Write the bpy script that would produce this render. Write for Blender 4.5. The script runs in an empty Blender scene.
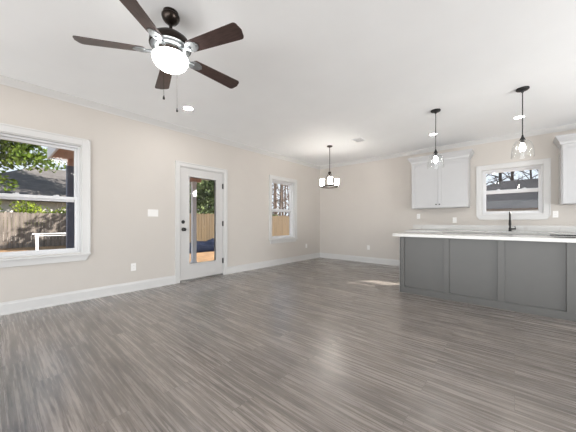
import bpy, bmesh, math, random
from mathutils import Vector, Matrix, noise
random.seed(7)
S = bpy.context.scene
COL = S.collection
PI = math.pi
R = math.radians

# ------------------------------------------------------------------ camera
FPX, YAW, HY, CH = 259.54, 0.71733633, 221.9, 1.085
cd = bpy.data.cameras.new('camera'); cam = bpy.data.objects.new('camera', cd); COL.objects.link(cam)
cd.sensor_fit = 'HORIZONTAL'; cd.sensor_width = 36.0; cd.lens = FPX / 576 * 36.0
cd.shift_y = (HY - 216) / 576.0; cd.clip_start = 0.05; cd.clip_end = 300
cam.location = (0, 0, CH); cam.rotation_euler = (PI / 2, 0, YAW)
S.camera = cam

# ------------------------------------------------------------------ world, sun, exposure
W = bpy.data.worlds.new('sky'); S.world = W; W.use_nodes = True
wt = W.node_tree; wt.nodes.clear()
wo = wt.nodes.new('ShaderNodeOutputWorld'); wb = wt.nodes.new('ShaderNodeBackground')
wc = wt.nodes.new('ShaderNodeTexCoord'); ws = wt.nodes.new('ShaderNodeSeparateXYZ')
wr = wt.nodes.new('ShaderNodeValToRGB')
wr.color_ramp.elements[0].position = 0.0; wr.color_ramp.elements[0].color = (0.86, 0.93, 1.0, 1)
wr.color_ramp.elements[1].position = 0.75; wr.color_ramp.elements[1].color = (0.52, 0.70, 0.96, 1)
wt.links.new(wc.outputs['Generated'], ws.inputs[0]); wt.links.new(ws.outputs['Z'], wr.inputs[0])
wt.links.new(wr.outputs[0], wb.inputs[0]); wb.inputs[1].default_value = 0.85
wt.links.new(wb.outputs[0], wo.inputs[0])
sl = bpy.data.lights.new('sun', 'SUN'); sl.energy = 13.0; sl.color = (1.0, 0.95, 0.88); sl.angle = R(0.6)
sun = bpy.data.objects.new('sun', sl); COL.objects.link(sun)
EL = R(29.5)
sun.rotation_euler = Vector((-0.605 * math.cos(EL), -0.796 * math.cos(EL), -math.sin(EL))).to_track_quat('-Z', 'Y').to_euler()
sun.location = (6, 8, 8)
vs = S.view_settings; vs.view_transform = 'Standard'; vs.look = 'None'; vs.gamma = 1.0; vs.exposure = 0.45
vs.use_curve_mapping = False
def fill_light(name, w, h, loc, rot, watts, col):
    al = bpy.data.lights.new(name, 'AREA'); al.shape = 'RECTANGLE'; al.size = w; al.size_y = h; al.energy = watts; al.color = col
    ao = bpy.data.objects.new(name, al); COL.objects.link(ao); ao.location = loc; ao.rotation_euler = rot
# added fill lamps past the open rear end, standing in for outdoor light
fill_light('rear_fill', 9.0, 2.6, (0.2, -6.5, 1.1), (R(90 + 14), 0, 0), 200, (0.93, 0.97, 1.0))
fill_light('rear_fill_low', 10.0, 2.0, (-0.3, -4.8, 0.0), (R(90 + 52), 0, 0), 330, (0.95, 0.98, 1.0))
fill_light('side_fill', 1.8, 2.0, (4.12, 3.15, 1.08), (R(90 + 35), 0, R(90)), 148, (0.95, 0.98, 1.0))  # added lamp just outside the right-wall opening, lifts ceiling and left wall
LAMP = 3.0     # one factor on every lamp in the room

# ------------------------------------------------------------------ materials
def mat(name, col, rough=0.5, metal=0.0, var=0.0, scale=8.0, bump=0.0, bscale=None, spec=None, stretch=None, coat=0):
    m = bpy.data.materials.new(name); m.use_nodes = True
    nt = m.node_tree; b = nt.nodes['Principled BSDF']
    b.inputs['Base Color'].default_value = (*col, 1); b.inputs['Roughness'].default_value = rough
    b.inputs['Metallic'].default_value = metal
    if spec is not None: b.inputs['Specular IOR Level'].default_value = spec
    if coat: b.inputs['Coat Weight'].default_value = coat
    tc = nt.nodes.new('ShaderNodeTexCoord'); mp = nt.nodes.new('ShaderNodeMapping')
    nt.links.new(tc.outputs['Object'], mp.inputs[0])
    if stretch: mp.inputs['Scale'].default_value = stretch
    nz = nt.nodes.new('ShaderNodeTexNoise'); nz.inputs['Scale'].default_value = scale; nz.inputs['Detail'].default_value = 5
    nt.links.new(mp.outputs[0], nz.inputs[0])
    cr = nt.nodes.new('ShaderNodeValToRGB'); e = cr.color_ramp.elements
    e[0].position = 0.3; e[1].position = 0.7
    e[0].color = (*[c * (1 - var) for c in col], 1); e[1].color = (*[min(1, c * (1 + var)) for c in col], 1)
    nt.links.new(nz.outputs[0], cr.inputs[0]); nt.links.new(cr.outputs[0], b.inputs['Base Color'])
    if bump:
        bn = nt.nodes.new('ShaderNodeBump'); bn.inputs['Strength'].default_value = bump; bn.inputs['Distance'].default_value = 0.01
        n2 = nt.nodes.new('ShaderNodeTexNoise'); n2.inputs['Scale'].default_value = bscale or scale * 6
        nt.links.new(mp.outputs[0], n2.inputs[0]); nt.links.new(n2.outputs[0], bn.inputs['Height'])
        nt.links.new(bn.outputs[0], b.inputs['Normal'])
    return m

def emit_mat(name, col, strength, base=(0.9, 0.9, 0.9)):
    m = mat(name, base, 0.3)
    b = m.node_tree.nodes['Principled BSDF']
    b.inputs['Emission Color'].default_value = (*col, 1); b.inputs['Emission Strength'].default_value = strength
    return m

def glass_mat(name, tint=(1, 1, 1), base=0.04, edge=0.5):
    m = bpy.data.materials.new(name); m.use_nodes = True
    nt = m.node_tree; nt.nodes.clear()
    o = nt.nodes.new('ShaderNodeOutputMaterial'); mx = nt.nodes.new('ShaderNodeMixShader')
    t = nt.nodes.new('ShaderNodeBsdfTransparent'); t.inputs[0].default_value = (*tint, 1)
    g = nt.nodes.new('ShaderNodeBsdfGlossy'); g.inputs['Roughness'].default_value = 0.02
    lw = nt.nodes.new('ShaderNodeLayerWeight'); lw.inputs[0].default_value = edge
    mr = nt.nodes.new('ShaderNodeMapRange'); mr.inputs['To Min'].default_value = base; mr.inputs['To Max'].default_value = 0.5
    pw = nt.nodes.new('ShaderNodeMath'); pw.operation = 'POWER'; pw.inputs[1].default_value = 3.0
    nt.links.new(lw.outputs['Facing'], pw.inputs[0]); nt.links.new(pw.outputs[0], mr.inputs['Value'])
    nt.links.new(mr.outputs[0], mx.inputs[0])
    nt.links.new(t.outputs[0], mx.inputs[1]); nt.links.new(g.outputs[0], mx.inputs[2]); nt.links.new(mx.outputs[0], o.inputs[0])
    return m

def floor_mat():
    m = bpy.data.materials.new('grey_vinyl_planks'); m.use_nodes = True
    nt = m.node_tree; N = nt.nodes.new; L = nt.links.new; b = nt.nodes['Principled BSDF']
    tc = N('ShaderNodeTexCoord')
    br = N('ShaderNodeTexBrick'); br.offset = 0.37; br.offset_frequency = 2
    br.inputs['Scale'].default_value = 1.0; br.inputs['Brick Width'].default_value = 1.22; br.inputs['Row Height'].default_value = 0.18
    br.inputs['Mortar Size'].default_value = 0.0016; br.inputs['Mortar Smooth'].default_value = 0.3
    br.inputs['Color1'].default_value = (0, 0, 0, 1); br.inputs['Color2'].default_value = (1, 1, 1, 1); br.inputs['Mortar'].default_value = (0.5, 0.5, 0.5, 1)
    L(tc.outputs['Object'], br.inputs[0])
    # plank-wise offset of the grain
    sc = N('ShaderNodeVectorMath'); sc.operation = 'SCALE'; sc.inputs['Scale'].default_value = 31.0
    L(br.outputs['Color'], sc.inputs[0])
    ad = N('ShaderNodeVectorMath'); ad.operation = 'ADD'; L(tc.outputs['Object'], ad.inputs[0]); L(sc.outputs[0], ad.inputs[1])
    mp = N('ShaderNodeMapping'); mp.inputs['Scale'].default_value = (0.7, 23.0, 1.0); L(ad.outputs[0], mp.inputs[0])
    n1 = N('ShaderNodeTexNoise'); n1.inputs['Scale'].default_value = 2.2; n1.inputs['Detail'].default_value = 8; n1.inputs['Roughness'].default_value = 0.68; n1.inputs['Distortion'].default_value = 0.25
    L(mp.outputs[0], n1.inputs[0])
    mp2 = N('ShaderNodeMapping'); mp2.inputs['Scale'].default_value = (0.9, 3.2, 1.0); L(ad.outputs[0], mp2.inputs[0])
    n2 = N('ShaderNodeTexNoise'); n2.inputs['Scale'].default_value = 1.6; n2.inputs['Detail'].default_value = 3; L(mp2.outputs[0], n2.inputs[0])
    cr = N('ShaderNodeValToRGB'); e = cr.color_ramp.elements
    e[0].position = 0.33; e[0].color = (0.095, 0.082, 0.071, 1); e[1].position = 0.66; e[1].color = (0.335, 0.295, 0.265, 1)
    k = e.new(0.5); k.color = (0.215, 0.186, 0.166, 1)
    L(n1.outputs[0], cr.inputs[0])
    # plank tone
    hs = N('ShaderNodeHueSaturation'); mr = N('ShaderNodeMapRange'); mr.inputs['To Min'].default_value = 0.90; mr.inputs['To Max'].default_value = 1.10
    L(br.outputs['Color'], mr.inputs['Value']); L(mr.outputs[0], hs.inputs['Value']); L(cr.outputs[0], hs.inputs['Color'])
    m2 = N('ShaderNodeMix'); m2.data_type = 'RGBA'; m2.blend_type = 'MULTIPLY'; m2.inputs['Factor'].default_value = 0.8
    r2 = N('ShaderNodeValToRGB'); r2.color_ramp.elements[0].position = 0.3; r2.color_ramp.elements[0].color = (0.72, 0.72, 0.74, 1); r2.color_ramp.elements[1].position = 0.65; r2.color_ramp.elements[1].color = (1, 1, 1, 1)
    L(n2.outputs[0], r2.inputs[0]); L(hs.outputs[0], m2.inputs['A']); L(r2.outputs[0], m2.inputs['B'])
    mp4 = N('ShaderNodeMapping'); mp4.inputs['Scale'].default_value = (2.2, 30.0, 1.0); L(ad.outputs[0], mp4.inputs[0])
    n4 = N('ShaderNodeTexNoise'); n4.inputs['Scale'].default_value = 2.0; n4.inputs['Detail'].default_value = 6; n4.inputs['Distortion'].default_value = 1.2; L(mp4.outputs[0], n4.inputs[0])
    r4 = N('ShaderNodeValToRGB'); r4.color_ramp.elements[0].position = 0.36; r4.color_ramp.elements[0].color = (0.45, 0.43, 0.42, 1); r4.color_ramp.elements[1].position = 0.50; r4.color_ramp.elements[1].color = (1.12, 1.12, 1.12, 1)
    L(n4.outputs[0], r4.inputs[0])
    m4 = N('ShaderNodeMix'); m4.data_type = 'RGBA'; m4.blend_type = 'MULTIPLY'; m4.inputs['Factor'].default_value = 0.6
    L(m2.outputs['Result'], m4.inputs['A']); L(r4.outputs[0], m4.inputs['B']); m2 = m4
    # joints
    m3 = N('ShaderNodeMix'); m3.data_type = 'RGBA'; m3.inputs['B'].default_value = (0.06, 0.05, 0.045, 1)
    jm = N('ShaderNodeMath'); jm.operation = 'MULTIPLY'; jm.inputs[1].default_value = 0.7
    L(br.outputs['Fac'], jm.inputs[0]); L(jm.outputs[0], m3.inputs['Factor']); L(m2.outputs['Result'], m3.inputs['A'])
    L(m3.outputs['Result'], b.inputs['Base Color'])
    rr = N('ShaderNodeMapRange'); rr.inputs['To Min'].default_value = 0.20; rr.inputs['To Max'].default_value = 0.34
    L(n1.outputs[0], rr.inputs['Value']); L(rr.outputs[0], b.inputs['Roughness'])
    b.inputs['Specular IOR Level'].default_value = 0.7
    b.inputs['Coat Weight'].default_value = 0.35; b.inputs['Coat Roughness'].default_value = 0.34
    bp = N('ShaderNodeBump'); bp.inputs['Strength'].default_value = 0.12; bp.inputs['Distance'].default_value = 0.004
    L(n1.outputs[0], bp.inputs['Height']); L(bp.outputs[0], b.inputs['Normal'])
    return m

def marble_mat():
    m = mat('white_veined_quartz', (0.58, 0.57, 0.55), 0.16)
    nt = m.node_tree; N = nt.nodes.new; L = nt.links.new; b = nt.nodes['Principled BSDF']
    tc = N('ShaderNodeTexCoord'); nz = N('ShaderNodeTexNoise'); nz.inputs['Scale'].default_value = 1.3; nz.inputs['Detail'].default_value = 4; nz.inputs['Distortion'].default_value = 0.9
    L(tc.outputs['Object'], nz.inputs[0])
    cr = N('ShaderNodeValToRGB'); e = cr.color_ramp.elements
    e[0].position = 0.491; e[0].color = (0.58, 0.57, 0.55, 1); e[1].position = 0.509; e[1].color = (0.58, 0.57, 0.55, 1)
    k = e.new(0.5); k.color = (0.52, 0.50, 0.48, 1)
    L(nz.outputs[0], cr.inputs[0]); L(cr.outputs[0], b.inputs['Base Color'])
    return m

def shingle_mat(name, c):
    m = mat(name, c, 1.0, spec=0.0)
    nt = m.node_tree; N = nt.nodes.new; L = nt.links.new; b = nt.nodes['Principled BSDF']
    tc = N('ShaderNodeTexCoord'); br = N('ShaderNodeTexBrick'); br.inputs['Scale'].default_value = 1
    br.inputs['Brick Width'].default_value = 0.33; br.inputs['Row Height'].default_value = 0.14; br.inputs['Mortar Size'].default_value = 0.008
    br.inputs['Color1'].default_value = (*c, 1); br.inputs['Color2'].default_value = (*[x * 0.72 for x in c], 1); br.inputs['Mortar'].default_value = (*[x * 0.4 for x in c], 1)
    L(tc.outputs['UV'], br.inputs[0]); L(br.outputs[0], b.inputs['Base Color'])
    return m

def leaf_mat(name, c1, c2, trans=0.35):
    m = bpy.data.materials.new(name); m.use_nodes = True
    nt = m.node_tree; nt.nodes.clear(); N = nt.nodes.new; L = nt.links.new
    o = N('ShaderNodeOutputMaterial'); mx = N('ShaderNodeMixShader'); mx.inputs[0].default_value = trans
    d = N('ShaderNodeBsdfDiffuse'); t = N('ShaderNodeBsdfTranslucent'); g = N('ShaderNodeTexCoord'); nz = N('ShaderNodeTexNoise'); nz.inputs['Scale'].default_value = 2.5
    cr = N('ShaderNodeValToRGB'); cr.color_ramp.elements[0].position = 0.35; cr.color_ramp.elements[1].position = 0.65
    cr.color_ramp.elements[0].color = (*c1, 1); cr.color_ramp.elements[1].color = (*c2, 1)
    L(g.outputs['Object'], nz.inputs[0]); L(nz.outputs[0], cr.inputs[0]); L(cr.outputs[0], d.inputs[0]); L(cr.outputs[0], t.inputs[0])
    L(d.outputs[0], mx.inputs[1]); L(t.outputs[0], mx.inputs[2]); L(mx.outputs[0], o.inputs[0])
    return m

M = dict(
    wall=mat('greige_wall_paint', (0.560, 0.525, 0.486), 0.75, var=0.01, scale=3, bump=0.05, bscale=180),
    ceil=mat('white_ceiling_paint', (0.885, 0.895, 0.90), 0.85, var=0.01, scale=3, bump=0.05, bscale=150),
    trim=mat('white_trim_paint', (0.61, 0.605, 0.595), 0.35, var=0.01),
    vinyl=mat('white_window_vinyl', (0.68, 0.68, 0.69), 0.3, var=0.01),
    door=mat('white_door_paint', (0.56, 0.55, 0.54), 0.35, var=0.01),
    cab=mat('white_cabinet_paint', (0.50, 0.50, 0.505), 0.3, var=0.01),
    grey=mat('grey_island_paint', (0.092, 0.089, 0.083), 0.38, var=0.02),
    dark_in=mat('cabinet_inside_shade', (0.3, 0.3, 0.3), 0.7, var=0.02),
    floor=floor_mat(), marble=marble_mat(),
    black=mat('matte_black_metal', (0.010, 0.010, 0.010), 0.5, metal=0.0, var=0.1),
    bronze=mat('dark_bronze_metal', (0.035, 0.028, 0.024), 0.28, metal=0.9, var=0.15),
    iron=mat('brushed_blade_iron', (0.30, 0.32, 0.33), 0.4, metal=0.9, var=0.1),
    blade=mat('dark_walnut_blade', (0.055, 0.034, 0.030), 0.3, var=0.35, scale=6, stretch=(2, 14, 2)),
    plate=mat('white_plastic_plate', (0.80, 0.79, 0.77), 0.35, var=0.01),
    slot=mat('dark_slot', (0.05, 0.05, 0.05), 0.6),
    steel=mat('stainless_steel', (0.5, 0.5, 0.5), 0.25, metal=1.0, var=0.05),
    cooktop=mat('black_glass', (0.01, 0.01, 0.012), 0.08),
    glass=glass_mat('window_glass', base=0.014, edge=0.3),
    shade=glass_mat('clear_lamp_glass', tint=(0.99, 0.995, 0.995), base=0.03, edge=0.5),
    globe=emit_mat('lit_frosted_globe', (1.0, 0.975, 0.94), 5.5 * LAMP),
    bulb=emit_mat('lit_bulb', (1.0, 0.95, 0.88), 14.0 * LAMP),
    candle=emit_mat('lit_frosted_shade', (1.0, 0.94, 0.86), 9.5 * LAMP),
    can=emit_mat('lit_downlight_lens', (1.0, 0.97, 0.93), 5.0 * LAMP),
    can_room=emit_mat('lit_downlight_lens_room', (1.0, 0.97, 0.93), 52.0 * LAMP),
    fence_old=mat('weathered_grey_fence_wood', (0.14, 0.118, 0.10), 0.85, var=0.45, scale=2.2, stretch=(1, 3.5, 0.35)),
    fence_new=mat('golden_cedar_fence_wood', (0.080, 0.052, 0.022), 0.8, var=0.25, scale=2.0, stretch=(1, 4.5, 0.4)),
    bark=mat('tree_bark', (0.055, 0.042, 0.035), 0.95, var=0.4, scale=6),
    bark2=mat('grey_brown_bark', (0.15, 0.115, 0.095), 0.95, var=0.5, scale=4),
    roof=shingle_mat('grey_shingles', (0.13, 0.12, 0.115)),
    roof_dark=shingle_mat('charcoal_shingles', (0.085, 0.08, 0.08)),
    siding=mat('pale_siding', (0.55, 0.52, 0.48), 0.8, var=0.05),
    gutter=mat('brown_gutter', (0.12, 0.07, 0.04), 0.6),
    soffit=mat('brown_soffit_boards', (0.55, 0.33, 0.24), 0.7, var=0.12, scale=3, stretch=(1, 8, 1)),
    fascia=mat('white_exterior_paint', (0.80, 0.81, 0.83), 0.5, var=0.02),
    slate=mat('slate_blue_paint', (0.11, 0.13, 0.19), 0.55, var=0.05),
    tarp=mat('dark_blue_tarp', (0.007, 0.010, 0.022), 0.9, var=0.3, scale=5, spec=0.1),
    leafA=leaf_mat('oak_leaves', (0.055, 0.10, 0.015), (0.15, 0.21, 0.04), 0.4),
    leafB=leaf_mat('bright_hedge_leaves', (0.10, 0.16, 0.02), (0.28, 0.33, 0.05), 0.4),
    leafC=leaf_mat('evergreen_leaves', (0.06, 0.09, 0.035), (0.22, 0.27, 0.13), 0.3),
    leafD=leaf_mat('dry_autumn_leaves', (0.12, 0.07, 0.03), (0.25, 0.17, 0.09), 0.3),
)
def ground_mat():
    m = mat('pine_straw_ground', (0.24, 0.135, 0.06), 0.95, var=0.4, scale=3.5, bump=0.5, bscale=12)
    return m
M['ground'] = ground_mat()
M['duct'] = mat('grey_duct', (0.5, 0.5, 0.5), 0.8)
M['concrete'] = mat('pale_concrete', (0.55, 0.53, 0.50), 0.85, var=0.08, scale=4)

# ------------------------------------------------------------------ geometry helpers
def link(name, bm, m, parent=None, smooth=False, bevel=0.0, seg=2):
    me = bpy.data.meshes.new(name)
    bmesh.ops.recalc_face_normals(bm, faces=bm.faces)
    bm.to_mesh(me); bm.free()
    o = bpy.data.objects.new(name, me); COL.objects.link(o)
    if m is not None:
        for mm in (m if isinstance(m, (list, tuple)) else [m]): me.materials.append(M[mm] if isinstance(mm, str) else mm)
    if smooth:
        for p in me.polygons: p.use_smooth = True
        md = o.modifiers.new('split', 'EDGE_SPLIT'); md.split_angle = R(38)
    if bevel:
        b = o.modifiers.new('bevel', 'BEVEL'); b.width = bevel; b.segments = seg; b.limit_method = 'ANGLE'
    if parent is not None: o.parent = parent
    return o
def NB(): return bmesh.new()
def box(bm, x0, x1, y0, y1, z0, z1, mi=0, mx=None):
    v = [bm.verts.new(p) for p in ((x0, y0, z0), (x1, y0, z0), (x1, y1, z0), (x0, y1, z0), (x0, y0, z1), (x1, y0, z1), (x1, y1, z1), (x0, y1, z1))]
    for f in ((0, 3, 2, 1), (4, 5, 6, 7), (0, 1, 5, 4), (1, 2, 6, 5), (2, 3, 7, 6), (3, 0, 4, 7)):
        g = bm.faces.new([v[i] for i in f]); g.material_index = mi
    if mx is not None: bmesh.ops.transform(bm, matrix=mx, verts=v)
    return v
def bx(name, x0, x1, y0, y1, z0, z1, m, parent=None, bevel=0.0):
    bm = NB(); box(bm, x0, x1, y0, y1, z0, z1); return link(name, bm, m, parent, bevel=bevel)
def lathe(bm, prof, n=32, c=(0, 0, 0), mx=None, caps=True):
    rings = []
    allv = []
    for r, z in prof:
        ring = []
        if r < 1e-5:
            v = bm.verts.new((c[0], c[1], c[2] + z)); ring = [v]; allv.append(v)
        else:
            for i in range(n):
                a = 2 * PI * i / n; v = bm.verts.new((c[0] + r * math.cos(a), c[1] + r * math.sin(a), c[2] + z)); ring.append(v); allv.append(v)
        rings.append(ring)
    for A, B in zip(rings, rings[1:]):
        for i in range(n):
            j = (i + 1) % n
            if len(A) == 1 and len(B) == 1: continue
            if len(A) == 1: bm.faces.new((A[0], B[i], B[j]))
            elif len(B) == 1: bm.faces.new((A[i], A[j], B[0]))
            else: bm.faces.new((A[i], A[j], B[j], B[i]))
    if caps:
        for k in (0, -1):
            if len(rings[k]) > 2: bm.faces.new(rings[k])
    if mx is not None: bmesh.ops.transform(bm, matrix=mx, verts=allv)
def tube(bm, pts, rad, n=8, cap=True):
    pts = [Vector(p) for p in pts]
    if not isinstance(rad, (list, tuple)): rad = [rad] * len(pts)
    rings = []
    up = Vector((0, 0, 1))
    prev = None
    for i, p in enumerate(pts):
        t = (pts[min(i + 1, len(pts) - 1)] - pts[max(i - 1, 0)]).normalized()
        if prev is None:
            a = t.cross(up)
            if a.length < 1e-3: a = t.cross(Vector((1, 0, 0)))
            a.normalize()
        else:
            a = prev - t * prev.dot(t)
            a.normalize()
        prev = a; b = t.cross(a)
        rings.append([bm.verts.new(p + (a * math.cos(2 * PI * k / n) + b * math.sin(2 * PI * k / n)) * rad[i]) for k in range(n)])
    for A, B in zip(rings, rings[1:]):
        for k in range(n): bm.faces.new((A[k], A[(k + 1) % n], B[(k + 1) % n], B[k]))
    if cap: bm.faces.new(rings[0]); bm.faces.new(rings[-1])
def prism(bm, poly, axis, a, b):
    """extrude a 2-D polygon along an axis; poly in the other two coordinates in order"""
    def P(u, v, w):
        return {'x': (w, u, v), 'y': (u, w, v), 'z': (u, v, w)}[axis]
    A = [bm.verts.new(P(u, v, a)) for u, v in poly]; B = [bm.verts.new(P(u, v, b)) for u, v in poly]
    n = len(poly)
    bm.faces.new(A); bm.faces.new(B)
    for i in range(n): bm.faces.new((A[i], A[(i + 1) % n], B[(i + 1) % n], B[i]))
def tag(o, label=None, cat=None, group=None, kind=None):
    if label: o['label'] = label
    if cat: o['category'] = cat
    if group: o['group'] = group
    if kind: o['kind'] = kind
    return o
def empty(name, loc=(0, 0, 0), rz=0, **k):
    o = bpy.data.objects.new(name, None); COL.objects.link(o); o.location = loc; o.rotation_euler = (0, 0, rz)
    o.empty_display_size = 0.1
    return tag(o, **k)
def struct(o, label, cat): return tag(o, label, cat, kind='structure')
def copy_tree(o, parent=None):
    c = o.copy(); COL.objects.link(c)
    if parent is not None: c.parent = parent
    for ch in list(o.children): copy_tree(ch, c)
    return c

# ------------------------------------------------------------------ the room
XL, YB, ZC = -4.5, 6.642, 2.765        # left wall, back wall, ceiling
XR, YF, WT = 3.9, -3.4, 0.18           # right wall, open rear end, wall thickness
bm = NB(); box(bm, XL - WT, XR + WT, YF, YB + WT, -0.25, 0)
struct(link('floor', bm, 'floor'), 'grey-brown wood-look vinyl plank floor of the open room', 'floor')
bm = NB(); box(bm, XL - WT, XR + WT, YF, YB + WT, ZC, ZC + 0.25)
struct(link('ceiling', bm, 'ceil'), 'flat white ceiling over the whole room', 'ceiling')
# left wall with two windows and the door
W1 = (-0.05, 0.83, 0.66, 2.14); W3 = (4.545, 5.42, 0.66, 2.14); DR = (2.215, 3.146, 0.0, 2.085)
bm = NB(); y = YF
for a, b_, z0, z1 in (W1, DR, W3):
    box(bm, XL - WT, XL, y, a, 0, ZC)
    if z0 > 0: box(bm, XL - WT, XL, a, b_, 0, z0)
    box(bm, XL - WT, XL, a, b_, z1, ZC); y = b_
box(bm, XL - WT, XL, y, YB, 0, ZC)
struct(link('wall_left', bm, 'wall'), 'greige wall on the left holding the glazed door and two windows', 'wall')
WK = (-0.505, 0.402, 1.235, 2.145)
bm = NB()
box(bm, XL - WT, WK[0], YB, YB + WT, 0, ZC); box(bm, WK[1], XR + WT, YB, YB + WT, 0, ZC)
box(bm, WK[0], WK[1], YB, YB + WT, 0, WK[2]); box(bm, WK[0], WK[1], YB, YB + WT, WK[3], ZC)
struct(link('wall_back', bm, 'wall'), 'greige far wall behind the chandelier and the kitchen', 'wall')
bm = NB(); box(bm, XR, XR + WT, YF, 2.2, 0, ZC); box(bm, XR, XR + WT, 4.1, YB, 0, ZC); box(bm, XR, XR + WT, 2.2, 4.1, 2.15, ZC)  # unseen opening added to let the side fill lamp in
struct(link('wall_right', bm, 'wall'), 'greige wall at the right end of the kitchen', 'wall')

# crown moulding and baseboards
CP = [(0, -0.078), (0.010, -0.078), (0.014, -0.066), (0.030, -0.050), (0.052, -0.026), (0.062, -0.012), (0.074, -0.010), (0.074, 0), (0, 0)]
def mould_left(name, prof, z, y0, y1, miter, label, cat):
    bm = NB(); A = []; B = []
    for u, v in prof:
        A.append(bm.verts.new((XL + u, y0, z + v))); B.append(bm.verts.new((XL + u, y1 - (u if miter else 0), z + v)))
    bm.faces.new(A); bm.faces.new(B); n = len(prof)
    for i in range(n): bm.faces.new((A[i], A[(i + 1) % n], B[(i + 1) % n], B[i]))
    return struct(link(name, bm, 'trim'), label, cat)
def mould_back(name, prof, z, x0, x1, miter, label, cat):
    bm = NB(); A = []; B = []
    for u, v in prof:
        A.append(bm.verts.new((x0 + (u if miter else 0), YB - u, z + v))); B.append(bm.verts.new((x1, YB - u, z + v)))
    bm.faces.new(A); bm.faces.new(B); n = len(prof)
    for i in range(n): bm.faces.new((A[i], A[(i + 1) % n], B[(i + 1) % n], B[i]))
    return struct(link(name, bm, 'trim'), label, cat)
mould_left('trim_1', CP, ZC, YF, YB, True, 'white crown moulding along the top of the left wall', 'crown moulding')
mould_back('trim_2', CP, ZC, XL, XR, True, 'white crown moulding along the top of the back wall', 'crown moulding')
BP = [(0, 0), (0.024, 0), (0.024, 0.012), (0.016, 0.024), (0.015, 0.118), (0.011, 0.128), (0.009, 0.146), (0, 0.146)]
for y0, y1, mt in ((YF, 2.139, False), (3.222, YB, True)):
    mould_left('baseboard_left', BP, 0, y0, y1, mt, 'white baseboard along the left wall, ' + ('from the chandelier corner to the door' if mt else 'under the large near window'), 'baseboard')
mould_back('baseboard_back', BP, 0, XL, -1.84, True, 'white baseboard along the back wall left of the kitchen', 'baseboard')

# windows: double hung, casing, stool and apron; built in a local frame (u along wall, w out of the room, z)
def window(name, label, ox, oy, rz, u0, u1, z0, z1, zm, stool=True):
    """local x runs along the wall, local +y points out of the room; wall face at local y = 0"""
    e = empty(name, (ox, oy, 0), rz); struct(e, label, 'window')
    cw = 0.086
    bm = NB()
    for a, b_, c, d in ((u0 - cw, u0, z0 - 0.03, z1 + cw), (u1, u1 + cw, z0 - 0.03, z1 + cw), (u0, u1, z1, z1 + cw)):
        box(bm, a, b_, -0.018, 0, c, d)
    # back band
    box(bm, u0 - cw - 0.006, u0 - cw + 0.014, -0.026, 0, z0 - 0.03, z1 + cw + 0.006); box(bm, u1 + cw - 0.014, u1 + cw + 0.006, -0.026, 0, z0 - 0.03, z1 + cw + 0.006)
    box(bm, u0 - cw, u1 + cw, -0.026, 0, z1 + cw - 0.014, z1 + cw + 0.006)
    if not stool: box(bm, u0, u1, -0.018, 0, z0 - 0.03, z0)
    link('casing', bm, 'trim', e, bevel=0.003)
    bm = NB()
    j = 0.012
    box(bm, u0, u0 + j, 0, 0.09, z0, z1); box(bm, u1 - j, u1, 0, 0.09, z0, z1); box(bm, u0 + j, u1 - j, 0, 0.09, z1 - j, z1); box(bm, u0 + j, u1 - j, 0, 0.09, z0, z0 + j)
    link('jamb', bm, 'trim', e)
    if stool:
        bx('stool', u0 - cw - 0.007, u1 + cw + 0.007, -0.05, 0.0, z0 - 0.03, z0 - 0.006, 'trim', e, bevel=0.004)
    bm = NB(); prism(bm, [(u0 - cw, z0 - 0.03), (u1 + cw, z0 - 0.03), (u1 + cw - 0.045, z0 - 0.108), (u0 - cw + 0.045, z0 - 0.108)], 'y', -0.02, 0)
    link('apron', bm, 'trim', e, bevel=0.003)
    # vinyl frame
    f = 0.024; a, b_, c, d = u0 + j, u1 - j, z0 + j, z1 - j
    bm = NB()
    box(bm, a, a + f, 0.05, 0.15, c, d); box(bm, b_ - f, b_, 0.05, 0.15, c, d); box(bm, a + f, b_ - f, 0.05, 0.15, d - f, d); box(bm, a + f, b_ - f, 0.05, 0.15, c, c + f)
    link('frame', bm, 'vinyl', e, bevel=0.002)
    a += f; b_ -= f; c += f; d -= f
    s = 0.028
    for nm, w0, w1, zz0, zz1, top in (('lower_sash', 0.068, 0.100, c, zm + 0.034, False), ('upper_sash', 0.104, 0.136, zm - 0.034, d, True)):
        bm = NB(); bot = 0.048 if not top else 0.040; tp = 0.040 if not top else 0.030
        box(bm, a, a + s, w0, w1, zz0, zz1); box(bm, b_ - s, b_, w0, w1, zz0, zz1)
        box(bm, a + s, b_ - s, w0, w1, zz0, zz0 + bot - (0.02 if not top else 0)); box(bm, a + s, b_ - s, w0, w1, zz1 - tp, zz1)
        so = link(nm, bm, 'vinyl', e, bevel=0.002)
        bx('pane', a + s - 0.003, b_ - s + 0.003, (w0 + w1) / 2 - 0.002, (w0 + w1) / 2 + 0.002, zz0 + 0.03, zz1 - tp + 0.003, 'glass', so)
        if not top:
            for uu in (a + (b_ - a) * 0.27, a + (b_ - a) * 0.73):
                bm = NB(); box(bm, uu - 0.028, uu + 0.028, w0 + 0.002, w1, zz1, zz1 + 0.010); box(bm, uu - 0.006, uu + 0.024, w0 + 0.004, w0 + 0.014, zz1 + 0.010, zz1 + 0.018)
                link('sash_lock', bm, 'vinyl', so)
    return e
# left wall: local x -> +Y world, local +y -> -X world  => rotation +90 deg
window('window_1', 'large white double-hung window at the left edge looking onto the weathered fence', XL, 0, PI / 2, W1[0], W1[1], W1[2], W1[3], 1.392)
window('window_2', 'white double-hung window between the door and the chandelier corner', XL, 0, PI / 2, W3[0], W3[1], W3[2], W3[3], 1.38)
window('window_3', 'small white window in the back wall above the kitchen tap', 0, YB, 0, WK[0], WK[1], WK[2], WK[3], 1.69, stool=False)

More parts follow.
